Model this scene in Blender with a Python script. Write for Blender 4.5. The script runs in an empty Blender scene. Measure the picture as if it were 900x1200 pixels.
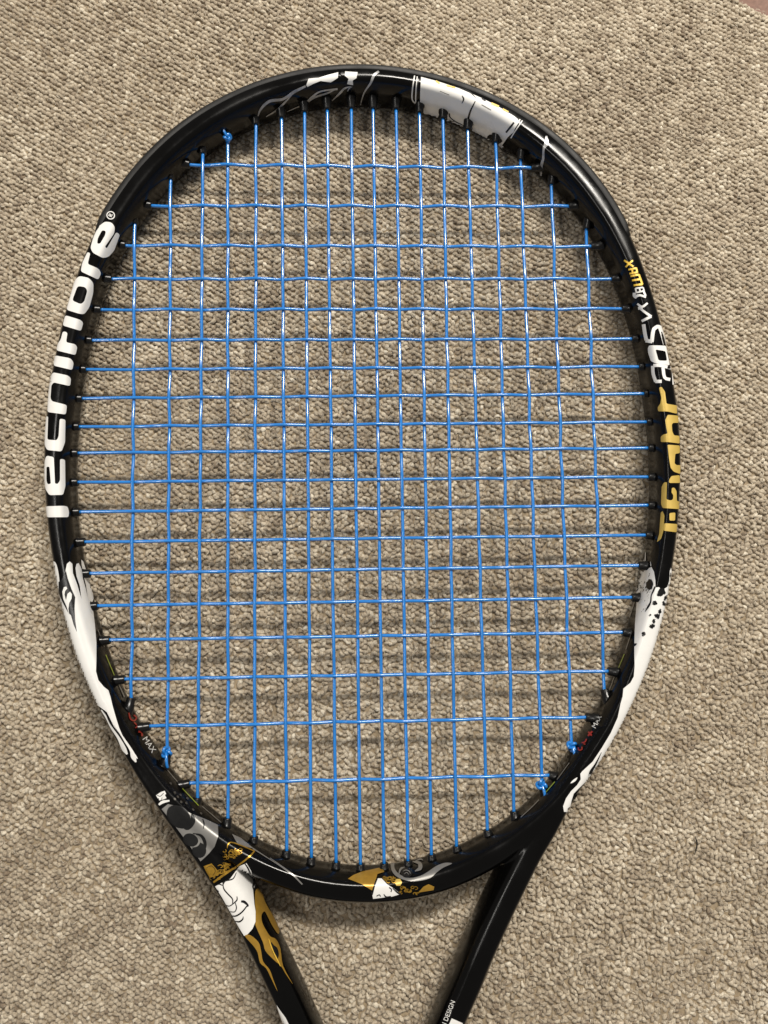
import bpy, bmesh, math, random
import numpy as np
from mathutils import Vector, Matrix
from mathutils.bvhtree import BVHTree
from mathutils.geometry import delaunay_2d_cdt
from mathutils.interpolate import poly_3d_calc

scene = bpy.context.scene
COL = scene.collection
random.seed(7)
RNG = np.random.default_rng(11)
MM = 0.001

# ---------------------------------------------------------------- camera
CAM_R = np.array([[0.999449147728596, -0.0029019547904562157, -0.03306024444823537],
                  [0.0, 0.99616965115768, -0.08744155826828523],
                  [0.03318736362808787, 0.08739339088729806, 0.9956209088426362]])
CAM_C = np.array([-0.01044704, -0.02763153, 0.32761621])
cd = bpy.data.cameras.new('camera')
cam = bpy.data.objects.new('camera', cd)
COL.objects.link(cam)
M4 = Matrix.Identity(4)
for r in range(3):
    for c in range(3):
        M4[r][c] = CAM_R[r, c]
    M4[r][3] = CAM_C[r]
cam.matrix_world = M4
cd.sensor_fit = 'VERTICAL'
cd.sensor_height = 36.0
cd.sensor_width = 27.0
cd.lens = 27.0
cd.clip_start = 0.01
cd.clip_end = 20.0
scene.camera = cam

# ---------------------------------------------------------------- room light: soft ambient + one long ceiling fitting
world = bpy.data.worlds.new('World')
scene.world = world
world.use_nodes = True
bg = world.node_tree.nodes['Background']
bg.inputs[0].default_value = (1.0, 0.95, 0.90, 1)
bg.inputs[1].default_value = 0.20

ld = bpy.data.lights.new('ceiling_tube_light', 'AREA')
ld.shape = 'RECTANGLE'
ld.size = 0.60
ld.size_y = 0.15
ld.energy = 25.5
ld.color = (1.0, 0.945, 0.86)
lamp = bpy.data.objects.new('ceiling_tube_light', ld)
COL.objects.link(lamp)
lamp.location = (0.29, 0.80, 1.15)
lamp.rotation_euler = (math.radians(-34), 0, 0)      # tube runs along x, face tipped towards the racket

# a second, weaker fitting further left
ld2 = bpy.data.lights.new('side_tube_light', 'AREA')
ld2.shape = 'RECTANGLE'
ld2.size = 0.60
ld2.size_y = 0.08
ld2.energy = 3.2
ld2.color = (1.0, 0.96, 0.90)
lamp2 = bpy.data.objects.new('side_tube_light', ld2)
COL.objects.link(lamp2)
lamp2.location = (-0.62, 0.02, 1.15)
lamp2.rotation_euler = (Vector((0.0, 0.0, 0.0)) - Vector(lamp2.location)).to_track_quat('-Z', 'Y').to_euler()

vs = scene.view_settings
vs.view_transform = 'Standard'
vs.look = 'None'
vs.exposure = 0.0
vs.gamma = 1.0

# ---------------------------------------------------------------- helpers
def link(name, me, mat=None, parent=None, smooth=True):
    o = bpy.data.objects.new(name, me)
    COL.objects.link(o)
    if mat is not None and len(me.materials) == 0:
        me.materials.append(mat)
    if smooth and len(me.polygons):
        me.polygons.foreach_set('use_smooth', [True] * len(me.polygons))
    if parent is not None:
        o.parent = parent
    return o

def mesh_from(name, verts, faces):
    me = bpy.data.meshes.new(name)
    me.from_pydata([tuple(map(float, v)) for v in verts], [], faces)
    me.update()
    return me

def catmull(P, n, closed):
    P = np.asarray(P, float)
    N = len(P)
    out = []
    segs = N if closed else N - 1
    for s in np.linspace(0, segs, n, endpoint=not closed):
        i = min(int(s), segs - 1)
        t = s - i
        if closed:
            a, b, c, d = P[(i - 1) % N], P[i % N], P[(i + 1) % N], P[(i + 2) % N]
        else:
            b, c = P[i], P[i + 1]
            a = P[i - 1] if i > 0 else 2 * b - c
            d = P[i + 2] if i + 2 < N else 2 * c - b
        out.append(0.5 * (2 * b + (c - a) * t + (2 * a - 5 * b + 4 * c - d) * t * t + (3 * b - a - 3 * c + d) * t ** 3))
    return np.array(out)

def tube(path, rad, sides=8, caps=True):
    """round tube along a 3-D polyline; rad is a number or one per point"""
    path = np.asarray(path, float)
    n = len(path)
    rad = np.broadcast_to(np.asarray(rad, float), (n,))
    T = np.gradient(path, axis=0)
    T /= np.linalg.norm(T, axis=1)[:, None]
    up = np.array([0, 0, 1.0]) if abs(T[0][2]) < 0.9 else np.array([1.0, 0, 0])
    u = np.cross(T[0], up)
    u /= np.linalg.norm(u)
    V, Fc = [], []
    for i in range(n):
        u = u - T[i] * u.dot(T[i])
        u /= np.linalg.norm(u)
        w = np.cross(T[i], u)
        for k in range(sides):
            a = 2 * math.pi * k / sides
            V.append(path[i] + rad[i] * (u * math.cos(a) + w * math.sin(a)))
    for i in range(n - 1):
        for k in range(sides):
            k2 = (k + 1) % sides
            Fc.append((i * sides + k, i * sides + k2, (i + 1) * sides + k2, (i + 1) * sides + k))
    if caps:
        Fc.append(tuple(range(sides))[::-1])
        Fc.append(tuple((n - 1) * sides + k for k in range(sides)))
    return V, Fc

def zmid(y):
    """height of the racket's middle plane (m): it rises slightly towards the grip"""
    return 0.0125 - 0.010 * y

# ---------------------------------------------------------------- materials
def mat_new(name):
    m = bpy.data.materials.new(name)
    m.use_nodes = True
    nt = m.node_tree
    return m, nt, nt.nodes['Principled BSDF']

def lin(r, g, b):
    f = lambda v: (v / 255 / 12.92) if v / 255 <= 0.04045 else ((v / 255 + 0.055) / 1.055) ** 2.4
    return (f(r), f(g), f(b), 1)

def noise(nt, scale, detail=3.0, rough=0.55):
    tc = nt.nodes.new('ShaderNodeTexCoord')
    n = nt.nodes.new('ShaderNodeTexNoise')
    n.inputs['Scale'].default_value = scale
    n.inputs['Detail'].default_value = detail
    n.inputs['Roughness'].default_value = rough
    nt.links.new(tc.outputs['Object'], n.inputs['Vector'])
    return n

def add_bump(nt, b, src, strength, dist):
    bp = nt.nodes.new('ShaderNodeBump')
    bp.inputs['Strength'].default_value = strength
    bp.inputs['Distance'].default_value = dist
    nt.links.new(src, bp.inputs['Height'])
    nt.links.new(bp.outputs['Normal'], b.inputs['Normal'])

def ramp(nt, src, stops):
    r = nt.nodes.new('ShaderNodeValToRGB')
    e = r.color_ramp.elements
    e[0].position, e[0].color = stops[0]
    e[1].position, e[1].color = stops[-1]
    for p, c in stops[1:-1]:
        k = e.new(p)
        k.color = c
    nt.links.new(src, r.inputs[0])
    return r

def paint(name, colr, rough=0.3, metallic=0.0, coat=0.0, var=0.12, bump=0.0, rvar=0.12, scale=180, spec=0.5):
    m, nt, b = mat_new(name)
    n = noise(nt, scale, 4)
    lo = tuple(c * (1 - var) for c in colr[:3]) + (1,)
    hi = tuple(min(1, c * (1 + var)) for c in colr[:3]) + (1,)
    r = ramp(nt, n.outputs['Fac'], [(0.3, lo), (0.7, hi)])
    nt.links.new(r.outputs[0], b.inputs['Base Color'])
    n2 = noise(nt, 55, 5, 0.65)
    mr = nt.nodes.new('ShaderNodeMapRange')
    mr.inputs['From Min'].default_value = 0.35
    mr.inputs['From Max'].default_value = 0.7
    mr.inputs['To Min'].default_value = max(0.02, rough - rvar * 0.5)
    mr.inputs['To Max'].default_value = rough + rvar
    nt.links.new(n2.outputs['Fac'], mr.inputs['Value'])
    nt.links.new(mr.outputs[0], b.inputs['Roughness'])
    b.inputs['Metallic'].default_value = metallic
    b.inputs['Specular IOR Level'].default_value = spec
    if coat:
        b.inputs['Coat Weight'].default_value = coat
        b.inputs['Coat Roughness'].default_value = 0.10
    if bump:
        n3 = noise(nt, 1500, 3)
        add_bump(nt, b, n3.outputs['Fac'], bump, 0.0001)
    return m

M_FRAME = paint('black_lacquer', (0.0018, 0.0017, 0.0016, 1), rough=0.16, rvar=0.14, spec=0.24)
M_BUMPER = paint('black_bumper_plastic', (0.008, 0.0076, 0.0072, 1), rough=0.52, bump=0.25, spec=0.35)
M_GROMMET = paint('black_grommet_nylon', (0.006, 0.006, 0.006, 1), rough=0.28, spec=0.4)
M_STRING = paint('blue_polyester_string', lin(34, 124, 206), rough=0.18, rvar=0.05, var=0.08, spec=0.9, coat=0.35)
M_WHITE = paint('white_print', (0.80, 0.79, 0.76, 1), rough=0.28, var=0.03)
M_GOLD = paint('gold_print', lin(204, 174, 88), rough=0.36, metallic=0.25, var=0.10)
M_GOLD2 = paint('deep_gold_print', lin(178, 138, 54), rough=0.32, metallic=0.45, var=0.12, scale=500)
M_GOLDDARK = paint('dark_gold_foil_print', lin(190, 148, 56), rough=0.30, metallic=0.75, var=0.25, scale=900)
M_SILVER = paint('silver_foil_print', lin(150, 148, 144), rough=0.34, metallic=0.6, var=0.08)
M_GREYPRINT = paint('smoke_grey_print', lin(168, 168, 168), rough=0.3, metallic=0.25, var=0.3, scale=400)
M_SCALE = paint('dim_grey_print', lin(78, 74, 68), rough=0.35, metallic=0.3)
M_INK = paint('black_ink_print', (0.006, 0.006, 0.006, 1), rough=0.25)
M_RED = paint('red_print', lin(150, 42, 30), rough=0.35)
M_GREEN = paint('lime_print', lin(150, 165, 50), rough=0.35)
M_YELLOW = paint('yellow_print', lin(225, 185, 70), rough=0.35, metallic=0.15)
M_GRIP = paint('black_grip_tape', (0.012, 0.012, 0.012, 1), rough=0.7, bump=0.5)
# ---------------------------------------------------------------- carpet and floor
def disorder(x, y):
    """0 = neat loop rows, 1 = tousled loops (metres in, array out)"""
    a = 0.5 + 0.5 * np.sin(x * 21 + 1.3 * np.sin(y * 17)) * np.sin(y * 19 + 0.7)
    d = np.clip(0.55 - (y - 0.02) * 3.2, 0, 1)            # far end neat, near end tousled
    corner = np.clip((-(x + 0.05) - (y + 0.165) * 1.6) * 14, 0, 1)    # neat patch in the near left corner
    d = np.clip(d + 0.35 * (a - 0.5), 0.05, 1)
    return d * (1 - 0.75 * corner)

def cfield(x, y, seed, f):
    """smooth pseudo-noise, about -1..1"""
    r = np.random.default_rng(seed)
    v = np.zeros_like(x)
    for k in range(7):
        a = r.uniform(0, 2 * np.pi)
        q = f * r.uniform(0.6, 1.7)
        v += np.sin(q * (x * math.cos(a) + y * math.sin(a)) + r.uniform(0, 6.28))
    return v / 2.6

X0, X1, Y0, Y1 = -0.204, 0.208, -0.238, 0.268
def on_carpet(x, y):
    """the carpet ends along a rounded corner, far right"""
    return (np.hypot(x - 0.0225, y + 0.0222) < 0.2985) | (x < 0.12)

def build_pile():
    ang = math.radians(-31)
    ca, sa = math.cos(ang), math.sin(ang)
    pu, pv = 1.95 * MM, 2.0 * MM
    nu, nv = int(0.80 / pu), int(0.80 / pv)
    U, V = np.meshgrid((np.arange(nu) - nu / 2) * pu, (np.arange(nv) - nv / 2) * pv, indexing='ij')
    U = U + (np.arange(nv)[None, :] % 2) * pu * 0.5
    U, V = U.ravel(), V.ravel()
    x = U * ca - V * sa
    y = U * sa + V * ca
    warp = cfield(x, y, 3, 26) * 2.6 * MM
    x = x + warp * 0.5
    y = y + warp
    k = (x > X0) & (x < X1) & (y > Y0) & (y < Y1) & on_carpet(x, y)
    x, y = x[k], y[k]
    n = len(x)
    d = disorder(x, y)
    jit = (0.15 + 0.26 * d) * 1.9 * MM
    x = x + RNG.normal(0, 1, n) * jit * 0.62
    y = y + RNG.normal(0, 1, n) * jit * 0.62
    yaw = ang + 0.25 + RNG.normal(0, 1, n) * (0.35 + 1.0 * d)
    size = RNG.uniform(0.80, 1.22, n) * (1.0 + 0.10 * d)
    half = 1.02 * MM * size
    hgt = RNG.uniform(0.6, 1.25, n) * MM
    top = RNG.normal(-0.1, 0.18, n) * MM + cfield(x, y, 5, 60) * 0.15 * MM
    lean = RNG.normal(0, 0.42, n) + 0.15
    rad = RNG.uniform(0.70, 1.08, n) * MM
    tone = 0.5 + 0.17 * RNG.normal(0, 1, n) + 0.06 * cfield(x, y, 8, 45) + 0.06 * cfield(x, y, 9, 190) + 0.04 * cfield(x, y, 10, 420)
    rings, sides = 5, 4
    s = np.linspace(-1, 1, rings)
    lx = s * 1.0
    lz = -(np.abs(s) ** 2.2)
    rs = np.array([0.72, 1.0, 1.12, 1.0, 0.72])
    tx = np.gradient(lx)
    verts = np.zeros((n, rings, sides, 3), np.float32)
    cy_, sy_ = np.cos(yaw), np.sin(yaw)
    twist = RNG.uniform(0, 6.28, n)
    for i in range(rings):
        px = half * lx[i]
        pz = top - rad + hgt * lz[i]
        side = -lean * hgt * lz[i] * 0.9
        # tangent in the loop's own plane
        if i == 0:
            tz = hgt * (lz[1] - lz[0]); txx = half * (lx[1] - lx[0])
        elif i == rings - 1:
            tz = hgt * (lz[-1] - lz[-2]); txx = half * (lx[-1] - lx[-2])
        else:
            tz = hgt * (lz[i + 1] - lz[i - 1]); txx = half * (lx[i + 1] - lx[i - 1])
        L = np.hypot(tz, txx)
        nx, nz = -tz / L, txx / L
        for q in range(sides):
            a = 2 * math.pi * q / sides + twist
            ex = px + rad * rs[i] * np.cos(a) * nx
            ez = pz + rad * rs[i] * np.cos(a) * nz
            ey = side + rad * rs[i] * np.sin(a) * 1.05
            verts[:, i, q, 0] = x + ex * cy_ - ey * sy_
            verts[:, i, q, 1] = y + ex * sy_ + ey * cy_
            verts[:, i, q, 2] = ez
    base = (np.arange(n) * rings * sides)[:, None]
    quad = []
    for i in range(rings - 1):
        for q in range(sides):
            q2 = (q + 1) % sides
            quad.append((i * sides + q, i * sides + q2, (i + 1) * sides + q2, (i + 1) * sides + q))
    quad = np.array(quad)
    faces = (base[:, :, None] + quad[None]).reshape(-1, 4).astype(np.int32)
    fv, ff, ft = build_fuzz()
    tones = np.concatenate([np.repeat(np.clip(tone, 0, 1), rings * sides), ft])
    allv = np.concatenate([verts.reshape(-1, 3), fv])
    faces = np.concatenate([faces, ff + n * rings * sides]).astype(np.int32)
    me = bpy.data.meshes.new('pile')
    nv_, nf = len(allv), len(faces)
    me.vertices.add(nv_)
    me.vertices.foreach_set('co', allv.astype(np.float32).ravel())
    me.loops.add(nf * 4)
    me.loops.foreach_set('vertex_index', faces.ravel())
    me.polygons.add(nf)
    me.polygons.foreach_set('loop_start', np.arange(0, nf * 4, 4, dtype=np.int32))
    me.polygons.foreach_set('use_smooth', np.ones(nf, dtype=bool))
    me.update(calc_edges=True)
    at = me.attributes.new('tone', 'FLOAT', 'POINT')
    at.data.foreach_set('value', tones.astype(np.float32))
    print('pile loops', n)
    return me

def build_fuzz(count=46000):
    """loose fibre ends standing off the loops"""
    x = RNG.uniform(X0, X1, count); y = RNG.uniform(Y0, Y1, count)
    k = on_carpet(x, y)
    x, y = x[k], y[k]
    n = len(x)
    yaw = math.radians(-31) + RNG.normal(0, 1, n) * (0.5 + 1.2 * disorder(x, y))
    L = RNG.uniform(0.9, 2.6, n) * MM
    w = RNG.uniform(0.05, 0.13, n) * MM
    z0 = RNG.normal(-0.15, 0.22, n) * MM
    bow = RNG.normal(0, 0.5, n) * MM
    arc = RNG.uniform(0.1, 0.7, n) * MM
    tone = np.clip(RNG.normal(0.62, 0.25, n), 0, 1)
    V = np.zeros((n, 4, 2, 3), np.float32)
    c, s = np.cos(yaw), np.sin(yaw)
    for i, t in enumerate((-1, -0.33, 0.33, 1)):
        for q, e in enumerate((-1, 1)):
            lx = L * 0.5 * t
            ly = bow * (1 - t * t) + e * w * (1.0 if abs(t) < 1 else 0.35)
            V[:, i, q, 0] = x + lx * c - ly * s
            V[:, i, q, 1] = y + lx * s + ly * c
            V[:, i, q, 2] = z0 + arc * (1 - t * t) - 0.25 * MM * abs(t) + e * 0.03 * MM
    quad = np.array([(2 * i, 2 * i + 1, 2 * i + 3, 2 * i + 2) for i in range(3)])
    return V.reshape(-1, 3), ((np.arange(n) * 8)[:, None, None] + quad[None]).reshape(-1, 4), np.repeat(tone, 8)

def yarn_material():
    m, nt, b = mat_new('beige_loop_yarn')
    at = nt.nodes.new('ShaderNodeAttribute')
    at.attribute_name = 'tone'
    n = noise(nt, 1500, 4, 0.7)
    mix = nt.nodes.new('ShaderNodeMath')
    mix.operation = 'MULTIPLY_ADD'
    nt.links.new(n.outputs['Fac'], mix.inputs[0])
    mix.inputs[1].default_value = 1.7
    mix2 = nt.nodes.new('ShaderNodeMath')
    mix2.operation = 'SUBTRACT'
    nt.links.new(at.outputs['Fac'], mix2.inputs[0])
    mix2.inputs[1].default_value = 0.85
    nt.links.new(mix2.outputs[0], mix.inputs[2])
    r = ramp(nt, mix.outputs[0], [(0.0, lin(132, 116, 97)), (0.45, lin(182, 168, 146)), (0.75, lin(203, 190, 168)), (1.0, lin(232, 222, 202))])
    nt.links.new(r.outputs[0], b.inputs['Base Color'])
    b.inputs['Roughness'].default_value = 0.75
    b.inputs['Specular IOR Level'].default_value = 0.25
    b.inputs['Sheen Weight'].default_value = 0.15
    n3 = noise(nt, 1700, 4, 0.7)
    add_bump(nt, b, n3.outputs['Fac'], 0.9, 0.0005)
    return m

M_YARN = yarn_material()
M_BACK = paint('carpet_backing_weave', lin(150, 134, 110), rough=0.9, var=0.2, scale=700, bump=0.4)
M_FLOOR = paint('reddish_brown_floor', lin(128, 100, 88), rough=0.8, var=0.16, scale=600, bump=0.6)

# backing sheet, cut to the carpet's rounded far-right corner
def backing():
    ring = []
    bx0, bx1, by0, by1 = -0.26, 0.26, -0.60, 0.30
    arc = []
    for a in np.linspace(0.3, 1.5, 300):
        px, py = 0.0225 + 0.2985 * math.cos(a), -0.0222 + 0.2985 * math.sin(a)
        if 0.12 < px < bx1 and by0 < py < by1:
            arc.append((px, py))
    arc.append((0.12, by1))
    ring = [(bx0, by0), (bx1, by0)] + arc + [(bx0, by1)]
    bm = bmesh.new()
    vs_ = [bm.verts.new((p[0], p[1], -0.0015)) for p in ring]
    f = bm.faces.new(vs_)
    r = bmesh.ops.extrude_face_region(bm, geom=[f])
    for v in [g for g in r['geom'] if isinstance(g, bmesh.types.BMVert)]:
        v.co.z -= 0.0015
    bmesh.ops.recalc_face_normals(bm, faces=bm.faces)
    me = bpy.data.meshes.new('carpet')
    bm.to_mesh(me)
    return me

carpet = link('carpet', backing(), M_BACK, smooth=False)
carpet['kind'] = 'structure'
carpet['label'] = 'beige loop pile carpet lying under the racket'
carpet['category'] = 'carpet'
pile = link('pile', build_pile(), M_YARN, carpet)
pile['kind'] = 'stuff'

fl = mesh_from('floor', [(-0.5, -0.8, -0.0047), (0.5, -0.8, -0.0047), (0.5, 0.6, -0.0047), (-0.5, 0.6, -0.0047)], [(0, 1, 2, 3)])
floor = link('floor', fl, M_FLOOR, smooth=False)
floor['kind'] = 'structure'
floor['label'] = 'reddish brown floor showing past the carpet corner'
floor['category'] = 'floor'

# a stray black fibre on the pile
lv, lf = tube(catmull(np.array([(130.3, -134.4, 0.9), (130.8, -136.8, 1.5), (130.5, -139.4, 1.3), (129.9, -142.0, 0.7)]), 10, False) * MM, np.array([0.10, 0.2, 0.28, 0.3, 0.3, 0.28, 0.25, 0.2, 0.15, 0.08]) * MM, 6)
lint = link('lint_fibre', mesh_from('lint_fibre', lv, lf), M_INK)
lint['label'] = 'tiny black fibre lying on the carpet right of the throat'
lint['category'] = 'lint'
# ---------------------------------------------------------------- the racket
racket = bpy.data.objects.new('tennis_racket', None)
racket.empty_display_size = 0.05
COL.objects.link(racket)
racket['label'] = 'black tennis racket with blue strings and white and gold prints lying on the carpet'
racket['category'] = 'tennis racket'

# centre line of the hoop, counter-clockwise from the right-hand side: x, y, half width (mm)
HOOP = [(117.4, 13.0, 4.8), (117.6, 21.3, 5.1), (117.6, 29.6, 5.2), (117.2, 38.1, 5.3), (116.5, 46.6, 5.3), (115.5, 55.2, 5.2), (114.3, 64.0, 5.1), (112.7, 72.9, 5.0), (110.7, 82.1, 4.9), (108.3, 91.3, 5.0), (105.4, 100.7, 5.1), (101.9, 110.2, 5.4), (97.7, 119.5, 5.7), (92.7, 128.7, 6.0), (86.8, 137.6, 6.2), (80.1, 146.0, 6.2), (72.6, 153.8, 6.2), (64.3, 160.9, 6.1), (55.3, 167.1, 5.9), (45.7, 172.6, 5.7), (35.6, 177.1, 5.4), (25.1, 180.8, 5.2), (14.2, 183.4, 5.1), (3.1, 185.1, 5.0), (-8.1, 185.7, 5.0), (-19.3, 185.2, 5.0), (-30.4, 183.6, 5.1), (-41.3, 180.9, 5.2), (-51.9, 177.2, 5.3), (-61.9, 172.4, 5.4), (-71.5, 166.7, 5.5), (-80.4, 160.2, 5.6), (-88.6, 152.9, 5.6), (-96.0, 144.9, 5.6), (-102.6, 136.4, 5.5), (-108.3, 127.5, 5.4), (-113.3, 118.3, 5.3), (-117.4, 108.9, 5.1), (-120.9, 99.4, 5.0), (-123.7, 90.0, 5.0), (-126.0, 80.8, 5.0), (-127.8, 71.6, 5.1), (-129.2, 62.7, 5.2), (-130.4, 53.9, 5.3), (-131.2, 45.3, 5.4), (-131.7, 36.8, 5.3), (-132.0, 28.4, 5.3), (-131.9, 20.1, 5.1), (-131.5, 11.9, 5.0), (-130.8, 3.8, 4.9), (-129.9, -4.3, 4.8), (-128.6, -12.3, 4.8), (-127.0, -20.3, 4.8), (-125.2, -28.3, 4.9), (-123.1, -36.3, 5.0), (-120.7, -44.3, 5.0), (-118.0, -52.4, 5.0), (-114.9, -60.4, 4.9), (-111.4, -68.4, 4.7), (-107.5, -76.4, 4.5), (-103.0, -84.4, 4.4), (-98.1, -92.2, 4.3), (-92.6, -99.9, 4.3), (-86.6, -107.4, 4.3), (-79.9, -114.5, 4.5), (-72.6, -121.3, 4.7), (-64.7, -127.4, 4.9), (-56.3, -132.9, 5.1), (-47.2, -137.6, 5.3), (-37.7, -141.4, 5.4), (-27.8, -144.3, 5.6), (-17.7, -146.0, 5.7), (-7.4, -146.7, 5.8), (2.9, -146.3, 5.9), (13.1, -144.8, 6.0), (23.1, -142.3, 6.0), (32.7, -138.7, 5.8), (41.9, -134.2, 5.6), (50.6, -128.9, 5.2), (58.7, -122.8, 4.9), (66.2, -116.1, 4.5), (73.0, -108.9, 4.3), (79.2, -101.3, 4.2), (84.7, -93.4, 4.2), (89.7, -85.3, 4.3), (94.1, -77.2, 4.5), (98.1, -68.9, 4.7), (101.6, -60.7, 4.9), (104.6, -52.5, 5.0), (107.3, -44.3, 5.0), (109.7, -36.1, 4.9), (111.7, -28.0, 4.7), (113.4, -19.8, 4.6), (114.9, -11.7, 4.5), (116.0, -3.5, 4.5), (116.8, 4.7, 4.6)]
HZ = 10.3
def section():
    """closed cross-section, unit half-width (outward) and unit half-height: flat facets with softened edges"""
    P = [(1.0, -0.30), (1.0, 0.30), (0.88, 0.64), (0.52, 0.95), (-0.38, 1.0), (-0.66, 0.90), (-0.97, 0.38),
         (-0.97, -0.38), (-0.66, -0.90), (-0.38, -1.0), (0.52, -0.95), (0.88, -0.64)]
    for q in (0.22, 0.25):
        R = []
        for i in range(len(P)):
            p, r = P[i], P[(i + 1) % len(P)]
            R.append((p[0] + (r[0] - p[0]) * q, p[1] + (r[1] - p[1]) * q))
            R.append((r[0] + (p[0] - r[0]) * q, r[1] + (p[1] - r[1]) * q))
        P = R
    return P
SEC = section()

HP = catmull(np.array(HOOP), 384, True)
hx, hy = HP[:, 0], HP[:, 1]
tx, ty = np.roll(hx, -1) - np.roll(hx, 1), np.roll(hy, -1) - np.roll(hy, 1)
tl = np.hypot(tx, ty)
HN = np.stack([ty / tl, -tx / tl], 1)                 # outward normal

def build_hoop():
    V, Fc = [], []
    n, m = len(HP), len(SEC)
    for i in range(n):
        z0 = zmid(hy[i] * MM) * 1000
        for (a, b) in SEC:
            w = HP[i, 2]
            # inner wall carries a shallow groove where the strings enter
            g = 0.0
            if a < 0:
                g = 0.35 * math.exp(-(b / 0.22) ** 2)
            V.append(((hx[i] + HN[i, 0] * (a * w + g)) * MM, (hy[i] + HN[i, 1] * (a * w + g)) * MM, (z0 + b * HZ) * MM))
    for i in range(n):
        i2 = (i + 1) % n
        for k in range(m):
            k2 = (k + 1) % m
            Fc.append((i * m + k, i2 * m + k, i2 * m + k2, i * m + k2)[::-1])
    me = mesh_from('frame', V, Fc)
    bm = bmesh.new(); bm.from_mesh(me)
    bmesh.ops.recalc_face_normals(bm, faces=bm.faces)
    bm.to_mesh(me); bm.free()
    return me


LA = [(-102.7, -86.0, 4.0), (-92.1, -101.9, 4.7), (-79.7, -118.3, 5.6), (-67.0, -134.6, 6.1), (-55.7, -150.8, 6.2), (-46.9, -166.8, 6.2), (-38.7, -182.7, 6.1), (-31.0, -198.4, 6.0), (-21.0, -220.0, 6.0), (-13.5, -240.0, 6.0), (-10.5, -262.0, 6.0), (-10.0, -290.0, 6.0)]
RA = [(87.1, -86.5, 3.8), (77.7, -101.5, 4.5), (68.4, -115.0, 5.4), (62.7, -124.0, 6.0), (56.4, -133.6, 6.2), (50.0, -145.1, 6.3), (44.1, -156.3, 6.3), (37.1, -170.3, 6.3), (32.3, -181.0, 6.3), (27.9, -190.1, 6.2), (23.6, -199.4, 6.1), (13.5, -221.0, 6.0), (6.0, -240.0, 6.0), (3.0, -262.0, 6.0), (2.5, -290.0, 6.0)]

def build_arm(pts, outer_sign):
    P = catmull(np.array(pts), 110, False)
    T = np.gradient(P[:, :2], axis=0)
    T /= np.linalg.norm(T, axis=1)[:, None]
    N = np.stack([T[:, 1], -T[:, 0]], 1) * outer_sign
    V, Fc = [], []
    m = len(SEC)
    for i in range(len(P)):
        z0 = zmid(P[i, 1] * MM) * 1000
        s = min(1.0, 0.93 + 0.07 * i / 14)            # starts inside the hoop and emerges from it
        for (a, b) in SEC:
            V.append(((P[i, 0] + N[i, 0] * a * P[i, 2]) * MM, (P[i, 1] + N[i, 1] * a * P[i, 2]) * MM, (z0 + b * HZ * s) * MM))
    n = len(P)
    for i in range(n - 1):
        for k in range(m):
            k2 = (k + 1) % m
            Fc.append((i * m + k, (i + 1) * m + k, (i + 1) * m + k2, i * m + k2))
    Fc.append(tuple(range(m)))
    Fc.append(tuple((n - 1) * m + k for k in range(m)))
    me = mesh_from('throat_arm', V, Fc)
    bm = bmesh.new(); bm.from_mesh(me)
    bmesh.ops.recalc_face_normals(bm, faces=bm.faces)
    bm.to_mesh(me); bm.free()
    return me

# hoop and throat arms are one moulding: join them and let the shoulders blend
def build_frame():
    bm = bmesh.new()
    for me in (build_hoop(), build_arm(LA, -1), build_arm(RA, 1)):
        bm.from_mesh(me)
        bpy.data.meshes.remove(me)
    me = bpy.data.meshes.new('frame')
    bm.to_mesh(me)
    bm.free()
    tmp = bpy.data.objects.new('tmp', me)
    COL.objects.link(tmp)
    rm = tmp.modifiers.new('blend', 'REMESH')
    rm.mode = 'VOXEL'
    rm.voxel_size = 0.60 * MM
    sm = tmp.modifiers.new('soften', 'SMOOTH')
    sm.factor = 0.5
    sm.iterations = 7
    dg = bpy.context.evaluated_depsgraph_get()
    out = bpy.data.meshes.new_from_object(tmp.evaluated_get(dg))
    bpy.data.objects.remove(tmp)
    bpy.data.meshes.remove(me)
    out.name = 'frame'
    print('frame faces', len(out.polygons))
    return out
frame = link('frame', build_frame(), M_FRAME, racket)
arm_l = arm_r = frame

def build_grip():
    """octagonal wrapped grip, out of the picture below"""
    V, Fc = [], []
    ys = np.linspace(-268, -478, 60)
    for i, y in enumerate(ys):
        z0 = zmid(y * MM) * 1000
        fl_ = 1.0 + (0.10 if i > 56 else 0.0) + 0.025 * (1 if (i % 5) == 0 else 0)
        for k in range(8):
            a = math.pi / 8 + k * math.pi / 4
            V.append(((-4 + 16.2 * fl_ * math.cos(a)) * MM, y * MM, (z0 + 14.2 * fl_ * math.sin(a)) * MM))
    for i in range(len(ys) - 1):
        for k in range(8):
            Fc.append((i * 8 + k, i * 8 + (k + 1) % 8, (i + 1) * 8 + (k + 1) % 8, (i + 1) * 8 + k))
    Fc.append(tuple(range(8))[::-1]); Fc.append(tuple((len(ys) - 1) * 8 + k for k in range(8)))
    return mesh_from('grip', V, Fc)
link('grip', build_grip(), M_GRIP, racket, smooth=False)

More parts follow.
